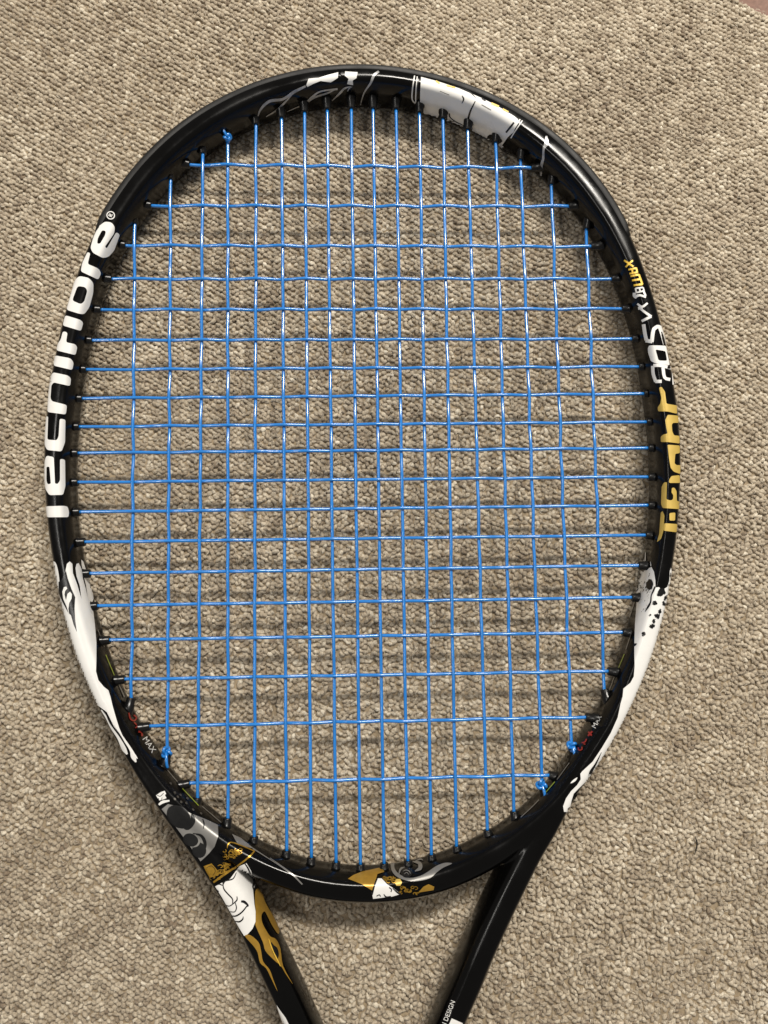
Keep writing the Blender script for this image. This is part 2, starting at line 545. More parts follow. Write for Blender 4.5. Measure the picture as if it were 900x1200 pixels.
# bumper guard wrapped round the tip of the hoop
def build_bumper():
    idx = [i for i in range(len(HP)) if hy[i] > 113.5]
    V, Fc = [], []
    angs = np.linspace(-78, 72, 19)
    prof = []
    for j, ad in enumerate(angs):
        a = math.radians(ad)
        c, s = math.cos(a), math.sin(a)
        q = (math.copysign(abs(c) ** (2 / 2.3), c), math.copysign(abs(s) ** (2 / 2.3), s))
        off = 1.25 if 0 < j < len(angs) - 1 else -0.4
        groove = -0.45 if j in (13, 14) else 0.0
        prof.append((q[0], q[1], c, s, off + groove))
    m = len(prof)
    for t, i in enumerate(idx):
        z0 = zmid(hy[i] * MM) * 1000
        endf = min(1.0, (min(t, len(idx) - 1 - t) + 0.6) / 2.5)
        w = HP[i, 2]
        for (a, b, c, s, off) in prof:
            o = off * endf if off > 0 else off
            L = math.hypot(c / w, s / HZ)
            r = a * w + o * (c / w) / L
            V.append(((hx[i] + HN[i, 0] * r) * MM, (hy[i] + HN[i, 1] * r) * MM, (z0 + b * HZ + o * (s / HZ) / L) * MM))
    n = len(idx)
    for i in range(n - 1):
        for k in range(m - 1):
            Fc.append((i * m + k, (i + 1) * m + k, (i + 1) * m + k + 1, i * m + k + 1))
    Fc.append(tuple(range(m))); Fc.append(tuple((n - 1) * m + k for k in range(m)))
    me = mesh_from('bumper_guard', V, Fc)
    bm = bmesh.new(); bm.from_mesh(me)
    bmesh.ops.recalc_face_normals(bm, faces=bm.faces)
    bm.to_mesh(me); bm.free()
    return me
bumper = link('bumper_guard', build_bumper(), M_BUMPER, racket)

# ---------------------------------------------------------------- strings (mm): where each leaves its grommet
MT = [(-105.4, 122.0), (-90.9, 141.9), (-77.5, 153.7), (-67.1, 161.2), (-55.1, 167.3), (-44.2, 170.6), (-34.3, 173.5), (-24.5, 174.9), (-14.1, 175.5), (-4.7, 175.7), (5.3, 175.6), (15.5, 174.2), (25.7, 171.7), (36.5, 166.8), (48.6, 161.2), (59.4, 153.6), (72.6, 142.5), (87.4, 122.7)]
MB = [(-100.7, -74.4), (-85.9, -96.0), (-73.6, -113.2), (-61.6, -121.1), (-51.1, -128.3), (-38.3, -133.7), (-28.6, -136.4), (-18.9, -138.4), (-9.3, -139.2), (0.0, -139.0), (9.4, -138.1), (18.7, -135.9), (28.7, -132.8), (41.1, -126.7), (51.8, -119.6), (63.5, -109.8), (75.7, -94.8), (89.6, -71.9)]
CL = [(-82.8, 149.0), (-98.5, 130.4), (-108.7, 112.7), (-113.9, 97.9), (-118.0, 84.6), (-121.1, 71.4), (-123.1, 59.0), (-124.3, 46.7), (-125.1, 34.9), (-125.2, 23.9), (-124.8, 11.9), (-123.6, -0.3), (-121.1, -12.5), (-118.6, -25.2), (-115.1, -38.2), (-109.8, -51.8), (-103.3, -67.3), (-92.9, -85.7), (-76.6, -107.9)]
CR = [(63.8, 150.1), (79.8, 133.0), (89.0, 115.1), (97.5, 100.8), (101.5, 87.6), (105.5, 74.5), (108.1, 62.3), (109.9, 50.7), (110.6, 38.5), (110.9, 27.4), (110.5, 15.1), (110.1, 3.2), (108.6, -9.3), (105.3, -21.9), (102.0, -35.0), (97.7, -49.2), (91.2, -64.9), (81.6, -83.2), (66.1, -105.9)]
SR = 0.69
WEAVE = 0.62

def seg_cross(a, b, c, d):
    a, b, c, d = map(np.array, (a, b, c, d))
    r, s = b - a, d - c
    den = r[0] * s[1] - r[1] * s[0]
    return ((c - a)[0] * s[1] - (c - a)[1] * s[0]) / den, ((c - a)[0] * r[1] - (c - a)[1] * r[0]) / den

def string_path(A, B, others, par, sgn):
    """a woven string from A to B (mm) crossing the others"""
    A, B = np.array(A), np.array(B)
    L = np.linalg.norm(B - A)
    u = (B - A) / L
    nrm = np.array([-u[1], u[0]])
    ks = []
    for j, (c, d) in enumerate(others):
        t, s = seg_cross(A, B, c, d)
        if -0.01 < t < 1.01 and -0.03 < s < 1.03:
            ks.append((t * L, j))
    ks.sort()
    sx = [-3.2] + [k[0] for k in ks] + [L + 3.2]
    sz = [0.0] + [sgn * (1 if (k[1] + par) % 2 == 0 else -1) for k in ks] + [0.0]
    sl = [0.0] + [random.uniform(-0.09, 0.09) for _ in ks] + [0.0]
    path = []
    for i in range(len(sx) - 1):
        for q in range(6):
            t = q / 6
            w = 0.5 - 0.5 * math.cos(math.pi * t)
            s = sx[i] + (sx[i + 1] - sx[i]) * t
            path.append((s, sz[i] + (sz[i + 1] - sz[i]) * w, sl[i] + (sl[i + 1] - sl[i]) * w))
    path.append((sx[-1], 0.0, 0.0))
    out = []
    for s, z, l in path:
        p = A + u * s + nrm * l
        out.append((p[0] * MM, p[1] * MM, zmid(p[1] * MM) + z * WEAVE * MM))
    return out

mains = list(zip(MT, MB))
crosses = list(zip(CL, CR))
for i, (A, B) in enumerate(mains):
    v, f = tube(string_path(A, B, crosses, i, 1), SR * MM, 8)
    link('main_string', mesh_from('main_string', v, f), M_STRING, racket)
for j, (A, B) in enumerate(crosses):
    v, f = tube(string_path(A, B, mains, j, -1), SR * MM, 8)
    link('cross_string', mesh_from('cross_string', v, f), M_STRING, racket)

# grommets: a collar and a barrel with a hollow mouth, one at each string end
def grommet_mesh():
    prof = [(-7.0, 2.15), (-2.9, 2.15), (-2.6, 1.85), (-0.35, 1.74), (-0.05, 1.58), (0.0, 1.30), (-0.1, 0.80), (-0.9, 0.66)]
    sd = 14
    V, Fc = [], []
    for (x, r) in prof:
        for k in range(sd):
            a = 2 * math.pi * k / sd
            V.append((x * MM, r * math.cos(a) * MM, r * math.sin(a) * MM))
    for i in range(len(prof) - 1):
        for k in range(sd):
            Fc.append((i * sd + k, i * sd + (k + 1) % sd, (i + 1) * sd + (k + 1) % sd, (i + 1) * sd + k))
    return mesh_from('grommet', V, Fc)
GM = grommet_mesh()
GM.materials.append(M_GROMMET)
def put_grommet(P, Q):
    d = np.array(Q) - np.array(P)
    o = link('grommet', GM, None, racket)
    # barrels splay a little towards the hoop's normal
    k = int(np.argmin((hx - P[0]) ** 2 + (hy - P[1]) ** 2))
    din = -HN[k]
    d = d / np.linalg.norm(d) * 0.75 + din * 0.25
    dz = -0.010 * d[1] / np.linalg.norm(d)
    o.location = (P[0] * MM, P[1] * MM, zmid(P[1] * MM))
    o.rotation_euler = (0, -math.atan(dz), math.atan2(d[1], d[0]))
for A, B in mains + crosses:
    put_grommet(A, B)
    put_grommet(B, A)

# knots: an overhand knot drawn tight, with its cut tail
def knot_mesh(size, tail):
    path = []
    for t in np.linspace(0, 2 * math.pi, 64, endpoint=False):
        path.append(((math.sin(t) + 2 * math.sin(2 * t)) * size * 0.36, (math.cos(t) - 2 * math.cos(2 * t)) * size * 0.36, -math.sin(3 * t) * size * 0.62))
    path.append(path[0])
    path = np.array(path) * MM
    v1, f1 = tube(path, 0.66 * MM, 8, caps=False)
    tp = catmull(np.array(tail), 10, False) * MM
    v2, f2 = tube(tp, np.linspace(0.64, 0.56, 10) * MM, 8)
    o = len(v1)
    return mesh_from('knot', list(v1) + list(v2), f1 + [tuple(a + o for a in f) for f in f2])
for (kx, ky, ex, ey, sz, rz) in [(-66.9, 160.6, -69.9, 165.6, 1.35, 0.3), (-85.9, -95.6, -85.0, -101.2, 1.75, 1.2), (75.4, -94.4, 76.6, -100.6, 1.7, 2.1), (62.9, -109.2, 64.2, -115.2, 1.75, 0.9)]:
    dx, dy = ex - kx, ey - ky
    c, s = math.cos(-rz), math.sin(-rz)
    loc = lambda x, y, z: (x * c - y * s, x * s + y * c, z)
    me = knot_mesh(sz, [loc(0, 0, 0.8), loc(dx * 0.4, dy * 0.35, 1.9), loc(dx * 0.75, dy * 0.8, 1.9), loc(dx, dy, 1.3)])
    k = link('knot', me, M_STRING, racket)
    k.location = (kx * MM, ky * MM, zmid(ky * MM) + 1.2 * MM)
    k.rotation_euler = (0, 0, rz)
# ---------------------------------------------------------------- prints on the lacquer
# Outlines are laid on the frame's real surface as a thin film that follows its curvature.
def surface_tree(objs):
    V, Fc = [], []
    VN = []
    for o in objs:
        b = len(V)
        me = o.data
        V += [v.co.copy() for v in me.vertices]
        VN += [v.normal.copy() for v in me.vertices]
        Fc += [tuple(b + i for i in p.vertices) for p in me.polygons]
    return BVHTree.FromPolygons(V, Fc), V, Fc, VN
BVH, SV, SF, SN = surface_tree([frame])
RV = Matrix([list(r) for r in CAM_R])
CV = Vector(CAM_C)

def on_surface(px, py):
    d = (RV @ Vector(((px - 450) / 900, -(py - 600) / 900, -1.0))).normalized()
    loc, nrm, idx, dist = BVH.ray_cast(CV, d)
    if loc is None or loc.z < 0.004:
        # past the outline: the film wraps round the side of the frame
        best = None
        for zz, sl in ((0.0187, 2.2), (0.0120, 1.2)):
            P = CV + d * ((zz - CV.z) / d.z)
            c = BVH.find_nearest(P)
            if best is None or c[3] < best[0][3]:
                best = (c, P, sl)
        (loc, nrm, idx, dist), P, sl = best
        if dist > 0.0003:
            loc, nrm, idx, dist = BVH.find_nearest(P - Vector((0, 0, min(0.008, sl * dist))))
    poly = SF[idx]
    w = poly_3d_calc([SV[i] for i in poly], loc)
    n = Vector((0, 0, 0))
    for wi, i in zip(w, poly):
        n += SN[i] * wi
    return loc, n.normalized()

def film(name, tris_px, mat, parent, lift=0.10):
    """tris_px = (points, faces) in tracing coordinates"""
    pts, faces = tris_px
    V, N = [], []
    for (x, y) in pts:
        l, n = on_surface(x, y)
        V.append(l + n * (lift * 2.4 - 0.04) * MM)
        N.append(n)
    me = mesh_from(name, V, faces)
    o = link(name, me, mat, parent)
    # face outwards
    flip = [p for p in me.polygons if p.normal.dot(N[p.vertices[0]]) < 0]
    if flip:
        bm = bmesh.new(); bm.from_mesh(me); bm.faces.ensure_lookup_table()
        bmesh.ops.reverse_faces(bm, faces=[bm.faces[p.index] for p in flip])
        bm.to_mesh(me); bm.free()
    me.normals_split_custom_set_from_vertices([tuple(n) for n in N])
    return o

def rounded(pts, r):
    if r <= 0:
        return [tuple(p) for p in pts]
    out = []
    n = len(pts)
    for i in range(n):
        p = np.array(pts[i], float); a = np.array(pts[i - 1], float); b = np.array(pts[(i + 1) % n], float)
        la, lb = np.linalg.norm(a - p), np.linalg.norm(b - p)
        q = min(r, la * 0.45, lb * 0.45)
        A, B = p + (a - p) / max(la, 1e-6) * q, p + (b - p) / max(lb, 1e-6) * q
        for t in (0, 0.33, 0.67, 1):
            out.append(tuple((1 - t) ** 2 * A + 2 * t * (1 - t) * p + t * t * B))
    return out

def smooth_poly(pts, k=4):
    return [tuple(p) for p in catmull(np.array(pts, float), len(pts) * k, True)]

def inside(pt, loops):
    c = False
    x, y = pt
    for lp in loops:
        j = len(lp) - 1
        for i in range(len(lp)):
            xi, yi = lp[i]; xj, yj = lp[j]
            if (yi > y) != (yj > y) and x < (xj - xi) * (y - yi) / (yj - yi + 1e-12) + xi:
                c = not c
            j = i
    return c

def fill(loops, step=3.0):
    step = min(step, 2.0)
    return _fill(loops, step)

def _fill(loops, step):
    """triangulate closed loops (even-odd) with inner points so that the film can bend"""
    pts, edges = [], []
    for lp in loops:
        b = len(pts)
        dense = []
        for i in range(len(lp)):
            p, q = np.array(lp[i]), np.array(lp[(i + 1) % len(lp)])
            k = max(1, int(np.linalg.norm(q - p) / step))
            dense += [tuple(p + (q - p) * t / k) for t in range(k)]
        pts += dense
        edges += [(b + i, b + (i + 1) % len(dense)) for i in range(len(dense))]
    P = np.array(pts)
    x0, y0 = P.min(0); x1, y1 = P.max(0)
    for gx in np.arange(x0 + step / 2, x1, step):
        for gy in np.arange(y0 + step / 2, y1, step):
            if inside((gx, gy), loops) and np.min((P[:, 0] - gx) ** 2 + (P[:, 1] - gy) ** 2) > (step * 0.45) ** 2:
                pts.append((gx, gy))
    r = delaunay_2d_cdt([Vector(p) for p in pts], edges, [], 0, 1e-5)
    vo, fo = r[0], r[2]
    keep = []
    for f in fo:
        c = sum((vo[i] for i in f), Vector((0, 0))) / len(f)
        if inside((c.x, c.y), loops):
            keep.append(tuple(f))
    used = sorted({i for f in keep for i in f})
    mp = {u: k for k, u in enumerate(used)}
    return [(vo[u].x, vo[u].y) for u in used], [tuple(mp[i] for i in f) for f in keep]

def ribbon(pts, w, k=6):
    """stroke along a polyline; w = one width or one per point"""
    P = np.array(pts, float)
    w = np.broadcast_to(np.asarray(w, float), (len(P),))
    Q = catmull(np.column_stack([P, w]), max(2, (len(P) - 1) * k + 1), False)
    T = np.gradient(Q[:, :2], axis=0)
    T /= np.linalg.norm(T, axis=1)[:, None] + 1e-9
    N = np.stack([-T[:, 1], T[:, 0]], 1)
    pv, fc = [], []
    for i in range(len(Q)):
        h = abs(Q[i, 2]) / 2
        pv += [tuple(Q[i, :2] + N[i] * h), tuple(Q[i, :2] - N[i] * h)]
    for i in range(len(Q) - 1):
        fc.append((2 * i, 2 * i + 1, 2 * i + 3, 2 * i + 2))
    return pv, fc

def merge(parts):
    P, Fc = [], []
    for p, f in parts:
        b = len(P)
        P += p
        Fc += [tuple(b + i for i in t) for t in f]
    return P, Fc

def crop(x0, y0, s):
    """coordinates read off an enlargement with corner x0, y0 and scale s"""
    return lambda pts: [(x0 + p[0] / s, y0 + p[1] / s) for p in pts]

def ell(cx, cy, rx, ry, rot=0, n=18):
    c, s = math.cos(rot), math.sin(rot)
    return [(cx + rx * math.cos(a) * c - ry * math.sin(a) * s, cy + rx * math.cos(a) * s + ry * math.sin(a) * c) for a in np.linspace(0, 2 * math.pi, n, endpoint=False)]

def letters(text, origin, along, up, size):
    """flat lettering: mesh of a font text mapped to tracing coordinates"""
    cu = bpy.data.curves.new('t', 'FONT')
    cu.body = text
    cu.size = 1.0
    cu.resolution_u = 3
    to = bpy.data.objects.new('t', cu)
    me = bpy.data.meshes.new_from_object(to)
    a, u, o = np.array(along, float), np.array(up, float), np.array(origin, float)
    a /= np.linalg.norm(a); u /= np.linalg.norm(u)
    P = [tuple(o + (a * v.co.x + u * v.co.y) * size) for v in me.vertices]
    Fc = [tuple(p.vertices) for p in me.polygons]
    bpy.data.meshes.remove(me)
    bpy.data.objects.remove(to)
    bpy.data.curves.remove(cu)
    return P, Fc

def letters_shapes(loops, mat, name, parent, lift=0.10, r=0.0, step=3.0):
    return film(name, fill([rounded(l, r) for l in loops], step), mat, parent, lift)

# --- large white word along the left side
A = crop(40, 230, 6)
B = crop(40, 420, 6)
WORD = [
    ([B([(86, 1040), (205, 1037), (232, 1042), (242, 1080), (238, 1117), (94, 1117)])], 2.0),                                        # T
    ([B([(90, 684), (140, 694), (148, 880), (165, 884), (180, 860), (180, 706), (214, 712), (216, 900), (200, 960), (110, 962), (84, 920), (76, 860), (78, 720)]),
      B([(90, 762), (110, 762), (120, 882), (98, 886), (90, 860)])], 2.2),                                                           # e
    ([B([(88, 408), (102, 410), (96, 572), (160, 577), (172, 550), (180, 424), (217, 430), (214, 590), (190, 655), (95, 645), (78, 610), (80, 520)])], 2.2),   # c
    ([B([(140, 100), (235, 120), (256, 140), (250, 195), (140, 170), (125, 190), (118, 280), (128, 302), (228, 328), (220, 395), (97, 378), (100, 300), (110, 170), (124, 115)])], 2.5),  # n
    ([B([(150, -20), (255, 0), (275, 30), (265, 82), (140, 52)])], 2.5),                                                              # i
    ([A([(205, 950), (237, 958), (226, 1028), (285, 1040), (300, 1060), (288, 1117), (160, 1085), (168, 1040), (190, 1010)])], 2.5),  # f
    ([A([(222, 838), (325, 870), (342, 890), (326, 947), (204, 910)])], 2.5),                                                         # i
    ([A([(320, 562), (385, 575), (414, 610), (412, 680), (385, 780), (350, 828), (320, 828), (230, 800), (262, 690), (290, 590)]),
      A([(308, 632), (360, 640), (372, 665), (350, 740), (328, 760), (270, 735)])], 3.0),                                             # b
    ([A([(378, 394), (397, 402), (378, 478), (450, 508), (468, 540), (448, 586), (330, 530), (342, 470)])], 2.5),                     # r
    ([A([(500, 180), (545, 185), (566, 215), (560, 260), (495, 355), (508, 366), (575, 250), (600, 268), (560, 380), (520, 425), (480, 434), (415, 400), (398, 365), (420, 290), (455, 215)]),
      A([(480, 240), (506, 246), (500, 275), (465, 335), (445, 335), (448, 300)])], 2.6),                                             # e
]
for loops, r in WORD:
    letters_shapes(loops, M_WHITE, 'letter', frame, 0.12, r, 2.6)
film('trademark_ring', ribbon(A(ell(540, 136, 26, 26, 0, 20) + [(566, 136)]), 1.1, 2), M_WHITE, frame, 0.12)
rc = np.array(A([(540, 136)])[0])
ra_, ru_ = np.array([0.387, -0.922]), np.array([-0.922, -0.387])
rl = lambda pts: [tuple(rc + ra_ * x + ru_ * y) for x, y in pts]
film('letter', merge([ribbon(rl(p), 0.85, 3) for p in ([(-1.2, -2.1), (-1.2, 2.1)], [(-1.5, 1.9), (0.8, 1.9)], [(0.9, 2.1), (1.1, 1.0), (0.8, -0.2)], [(0.9, 0.0), (-1.2, 0.0)], [(-0.2, 0.0), (1.4, -2.1)])]), M_WHITE, frame, 0.13)

# --- white flame, left side
S = crop(40, 620, 6)
T = crop(90, 780, 4.5)
edge = [(380, 1215), (320, 1050), (270, 915), (220, 765), (170, 610), (145, 510), (150, 430)]
main = S([(176, 400), (200, 360), (222, 290), (230, 245), (248, 228), (266, 245), (270, 310), (300, 390), (330, 492), (318, 400), (295, 330), (288, 275), (295, 245), (310, 240), (330, 280), (340, 350), (360, 420), (373, 484), (362, 400), (345, 330), (330, 250), (328, 215), (342, 228), (366, 300), (386, 350), (406, 420), (415, 490), (404, 520), (415, 600), (425, 680), (435, 800), (435, 1000), (452, 1062), (490, 1110), (520, 1135)])
tail = T([(176, 165), (190, 220), (206, 272), (226, 332), (248, 380), (274, 424), (250, 402), (222, 366), (198, 322), (180, 285), (160, 245), (125, 218), (60, 172)])
film('flame_print', fill([main + tail + S(edge)], 3.0), M_WHITE, frame, 0.10)
film('flame_print', fill([smooth_poly(S([(110, 232), (148, 230), (168, 280), (180, 360), (176, 405), (135, 350), (120, 290)]))]), M_WHITE, frame, 0.10)
film('flame_ink_print', fill([S([(176, 372), (200, 350), (224, 292), (238, 350), (262, 420), (287, 480), (285, 560), (291, 640), (303, 724), (280, 670), (262, 606), (240, 582), (204, 512), (178, 450)])]), M_INK, frame, 0.15)  # black flame of the artwork, printed in ink over the white
film('flame_curl_print', fill([S([(203, 440), (213, 408), (230, 404), (236, 418), (222, 435), (218, 460), (228, 500), (238, 455), (255, 440), (267, 460), (265, 490), (250, 520), (245, 560), (251, 605), (233, 545), (210, 490)])], 2.0), M_WHITE, frame, 0.20)
film('flame_print', ribbon(T([(132, 232), (160, 275), (185, 325), (222, 380), (250, 435), (268, 466)]), [1.2, 2.0, 2.2, 3.0, 5.0, 2.0]), M_WHITE, frame, 0.14)
film('flame_print', ribbon(T([(200, 310), (240, 372), (285, 440), (300, 478), (314, 508)]), [1.2, 2.2, 3.0, 5.5, 1.5]), M_WHITE, frame, 0.16)
film('flame_print', ribbon(T([(285, 450), (305, 470), (322, 490)]), [1.0, 2.6, 0.6]), M_WHITE, frame, 0.18)
film('flame_ink_print', ribbon(T([(150, 235), (180, 300), (225, 360), (262, 420)]), [0.6, 1.6, 1.8, 0.8]), M_INK, frame, 0.20)

# --- white flame and splatter, right side
Q = crop(670, 620, 5.625)
W = crop(600, 800, 5.625)
right = Q([(446, 292), (458, 276), (476, 284), (482, 262), (498, 274), (512, 258), (528, 250), (545, 282), (553, 340), (553, 385), (575, 383), (590, 400), (605, 396), (628, 380), (640, 340), (644, 275), (652, 255), (657, 290), (650, 360), (660, 425), (634, 567), (594, 707), (554, 857), (506, 985)]) + \
    W([(785, 210), (724, 332), (662, 452), (598, 550), (540, 628), (510, 640), (480, 655), (442, 692), (406, 730), (390, 778), (380, 830), (362, 852), (342, 850), (336, 814), (355, 762), (388, 714), (428, 674), (452, 636), (450, 600), (462, 584), (530, 520), (590, 430), (650, 330), (695, 230), (715, 140), (730, 90), (735, 40), (780, 0)]) + \
    Q([(408, 972), (415, 900), (415, 760), (420, 620), (430, 500), (425, 420), (436, 340)])
film('flame_print', fill([right], 3.0), M_WHITE, frame, 0.10)
film('flame_ink_print', ribbon(W([(587, 458), (548, 535), (515, 590), (503, 648), (478, 695), (428, 752), (408, 800)]), [0.5, 2.0, 3.2, 2.0, 2.6, 3.2, 0.8]), M_INK, frame, 0.16)
film('flame_print', fill([smooth_poly(W([(386, 662), (405, 640), (430, 624), (420, 645), (398, 660)]))], 1.5), M_WHITE, frame, 0.12)
spl = [ell(518, 367, 24, 36), ell(590, 415, 22, 30, 0.5), ell(570, 432, 12, 12), ell(545, 487, 16, 13), ell(578, 543, 10, 16), ell(562, 574, 18, 16, 0.6), ell(540, 608, 10, 16), ell(528, 640, 17, 13), ell(475, 692, 12, 14), ell(420, 764, 12, 9), ell(517, 567, 5, 6), ell(604, 490, 8, 16), ell(616, 452, 7, 18, 0.3)]
for e in spl:
    e = [(x + random.uniform(-4.5, 4.5), y + random.uniform(-4.5, 4.5)) for x, y in e]
    film('ink_spot', fill([Q(e)], 2.0), M_INK, frame, 0.16)
film('ink_spot', ribbon(Q([(552, 380), (540, 410), (528, 440), (523, 480), (508, 512), (488, 545)]), [1.6, 1.8, 1.2, 1.6, 2.2, 0.6]), M_INK, frame, 0.16)
sp = []
for k in range(34):
    x, y = random.uniform(436, 530), random.uniform(290, 420)
    L = random.uniform(4, 20)
    sp.append(ribbon(Q([(x, y), (x - L * 0.45, y + L)]), [random.uniform(0.5, 1.5), 0.25], 2))
for k in range(10):
    x, y = random.uniform(432, 520), random.uniform(420, 560)
    L = random.uniform(3, 16)
    sp.append(ribbon(Q([(x, y), (x - L * 0.4, y + L)]), [random.uniform(0.3, 0.7), 0.2], 2))
film('ink_specks', merge(sp), M_INK, frame, 0.17)
film('flame_print', merge([ribbon(Q([(490, 155), (488, 210)]), [0.5, 1.2], 2), ribbon(Q([(478, 205), (496, 232)]), [0.8, 0.4], 2), ribbon(Q([(523, 215), (526, 245)]), [0.4, 0.9], 2)]), M_WHITE, frame, 0.14)

# --- gold characters, right side
G = crop(700, 440, 5.715)
gold = [
    [(414, 82), (430, 76), (452, 110), (462, 190), (530, 202), (530, 257), (470, 242), (410, 240), (407, 212), (424, 190), (430, 150)],
    [(455, 300), (470, 264), (538, 270), (541, 318), (505, 318), (497, 330), (500, 375), (512, 402), (546, 405), (548, 456), (470, 446), (428, 446), (428, 410), (445, 395), (470, 390), (462, 350)],
    [(470, 464), (548, 470), (549, 520), (520, 525), (515, 590), (530, 602), (552, 600), (552, 660), (510, 645), (490, 620), (480, 560)],
    [(480, 700), (495, 674), (548, 668), (550, 720), (480, 720)],
    [(434, 745), (450, 716), (468, 715), (464, 830), (490, 838), (505, 830), (507, 800), (495, 785), (498, 752), (515, 752), (528, 775), (530, 842), (549, 845), (547, 895), (440, 888), (430, 860)],
    [(482, 922), (520, 918), (518, 972), (482, 972)],
    [(450, 990), (532, 995), (527, 1050), (445, 1040)],
    [(428, 918), (440, 908), (452, 938), (445, 1040), (430, 1095), (402, 1118), (418, 1060)],
]
for g in gold:
    letters_shapes([G(g)], M_GOLD, 'gold_character', frame, 0.12, 1.4, 2.4)

# --- white and yellow lettering above it
E8 = crop(690, 280, 6)
def strokes(name, lst, mat, lift=0.12, parent=frame, c=E8, k=3):
    if name == 'face_line_print':
        lst = [(p, np.asarray(w, float) * 1.35) for p, w in lst]
    return film(name, merge([ribbon(c(p), w, k) for p, w in lst]), mat, parent, lift)
strokes('letter', [([(388, 600), (396, 655), (408, 712)], 4.2), ([(402, 714), (448, 722)], 4.2), ([(444, 726), (450, 660), (458, 630)], 4.0), ([(454, 636), (480, 618), (500, 624)], 4.2), ([(494, 616), (512, 670), (532, 742)], 4.0)], M_WHITE)
letters_shapes([E8([(428, 748), (540, 752), (548, 800), (566, 890), (470, 874), (440, 860), (420, 800), (418, 766)]), E8([(468, 778), (536, 790), (548, 858), (490, 856)])], M_WHITE, 'letter', frame, 0.12, 2.0, 2.4)
strokes('letter', [([(574, 908), (500, 890), (456, 890)], 3.8), ([(452, 892), (456, 950), (474, 1004)], 3.8), ([(470, 1002), (512, 1002)], 3.8), ([(520, 905), (532, 975), (570, 990)], 3.6), ([(584, 930), (590, 1025)], 1.6)], M_WHITE)
strokes('letter', [([(322, 378), (326, 404), (360, 396), (400, 412)], [3.4, 3.6, 2.6, 2.0]), ([(322, 406), (338, 414)], 2.4), ([(380, 360), (398, 402)], 2.4)], M_WHITE)
strokes('letter', [([(344, 455), (376, 478), (412, 452)], [2.2, 2.8, 2.2]), ([(350, 490), (380, 486)], 2.6)], M_WHITE)
strokes('letter', [([(352, 478), (395, 515), (438, 548)], [2.4, 2.6, 3.0]), ([(438, 546), (375, 578)], 3.0)], M_WHITE)
strokes('letter', [([(330, 348), (380, 342)], 1.8), ([(336, 378), (388, 366)], 1.8), ([(330, 346), (338, 380)], 1.8), ([(356, 346), (362, 372)], 1.6), ([(380, 342), (388, 368)], 1.6)], M_WHITE)
strokes('letter', [([(318, 326), (376, 320)], 2.2), ([(306, 292), (362, 284)], 2.2), ([(296, 262), (350, 252)], 2.2), ([(350, 250), (376, 322)], 2.2)], M_YELLOW)
strokes('letter', [([(280, 216), (334, 206)], 2.0), ([(288, 244), (340, 236)], 2.0), ([(332, 204), (340, 238)], 2.0), ([(304, 212), (310, 242)], 1.8)], M_YELLOW)
strokes('letter', [([(250, 150), (280, 172), (312, 196)], 2.0), ([(262, 198), (286, 172), (308, 152)], 2.0)], M_YELLOW)

# --- tip of the hoop: ribbons left, grey-white panel right
C2 = crop(280, 70, 4.5)
strokes('flame_print', [([(94, 318), (112, 262), (160, 217), (230, 206), (290, 168), (352, 138)], [0.5, 2.4, 3.4, 3.0, 3.4, 2.2]), ([(142, 298), (195, 266), (240, 224), (282, 180)], [1.0, 2.0, 2.2, 0.8]), ([(252, 272), (340, 232), (385, 195), (430, 165), (520, 152)], [0.6, 1.6, 2.6, 1.8, 2.4]), ([(345, 236), (400, 196), (460, 176), (520, 150)], [0.6, 2.0, 2.0, 0.6]), ([(486, 218), (528, 178), (556, 150), (590, 138)], [0.5, 2.4, 2.2, 0.6]), ([(572, 164), (584, 146), (598, 140)], [1.0, 1.2, 0.6])], M_GREYPRINT, 0.12, frame, C2, 5)
film('flame_print', fill([C2([(355, 132), (368, 102), (420, 97), (470, 82), (524, 68), (522, 96), (484, 118), (430, 112), (392, 126), (360, 142)])], 2.0), M_WHITE, frame, 0.14)
film('flame_print', fill([C2([(560, 64), (626, 68), (620, 97), (600, 108), (602, 132), (570, 126), (578, 100), (558, 86)])], 2.0), M_WHITE, frame, 0.14)
film('flame_ink_print', fill([C2(ell(548, 76, 12, 8, 0.4))], 1.5), M_INK, frame, 0.18)
strokes('flame_print', [([(738, 64), (712, 84), (694, 122), (660, 172), (640, 236)], [2.4, 3.0, 2.4, 1.6, 1.0])], M_GREYPRINT, 0.14, frame, C2, 5)
C3 = crop(460, 70, 4.5)
film('panel_print', fill([C3([(150, 92), (240, 116), (350, 152), (480, 208), (560, 250), (640, 298), (662, 316), (640, 380), (610, 405), (570, 462), (494, 446), (394, 400), (256, 354), (156, 322), (146, 250), (146, 180)])], 3.0), M_WHITE, frame, 0.10)
strokes('panel_print', [([(116, 86), (106, 150), (104, 205), (122, 230)], 1.4), ([(130, 90), (124, 160), (122, 245)], 1.2), ([(672, 316), (640, 365), (612, 400), (566, 440), (572, 465)], 1.4), ([(684, 322), (650, 372), (625, 412)], 1.2)], M_WHITE, 0.12, frame, C3, 4)
strokes('panel_line_print', [([(137, 98), (132, 180)], 1.4), ([(436, 220), (412, 268), (400, 310), (394, 345)], [1.0, 2.0, 2.2, 1.4]), ([(366, 190), (376, 208), (366, 228)], [0.5, 1.6, 0.5]), ([(300, 280), (305, 300), (332, 322), (380, 346)], [1.4, 1.2, 1.0, 1.0]), ([(330, 320), (290, 330)], 0.8), ([(640, 332), (600, 382)], 2.2), ([(350, 150), (400, 168), (440, 204)], [0.6, 1.0, 0.5]), ([(470, 205), (490, 220)], 1.6), ([(250, 165), (300, 185)], 0.5), ([(470, 238), (520, 266)], 0.5), ([(415, 345), (428, 338)], 0.9), ([(410, 360), (424, 376)], 0.9)], M_INK, 0.16, frame, C3, 4)
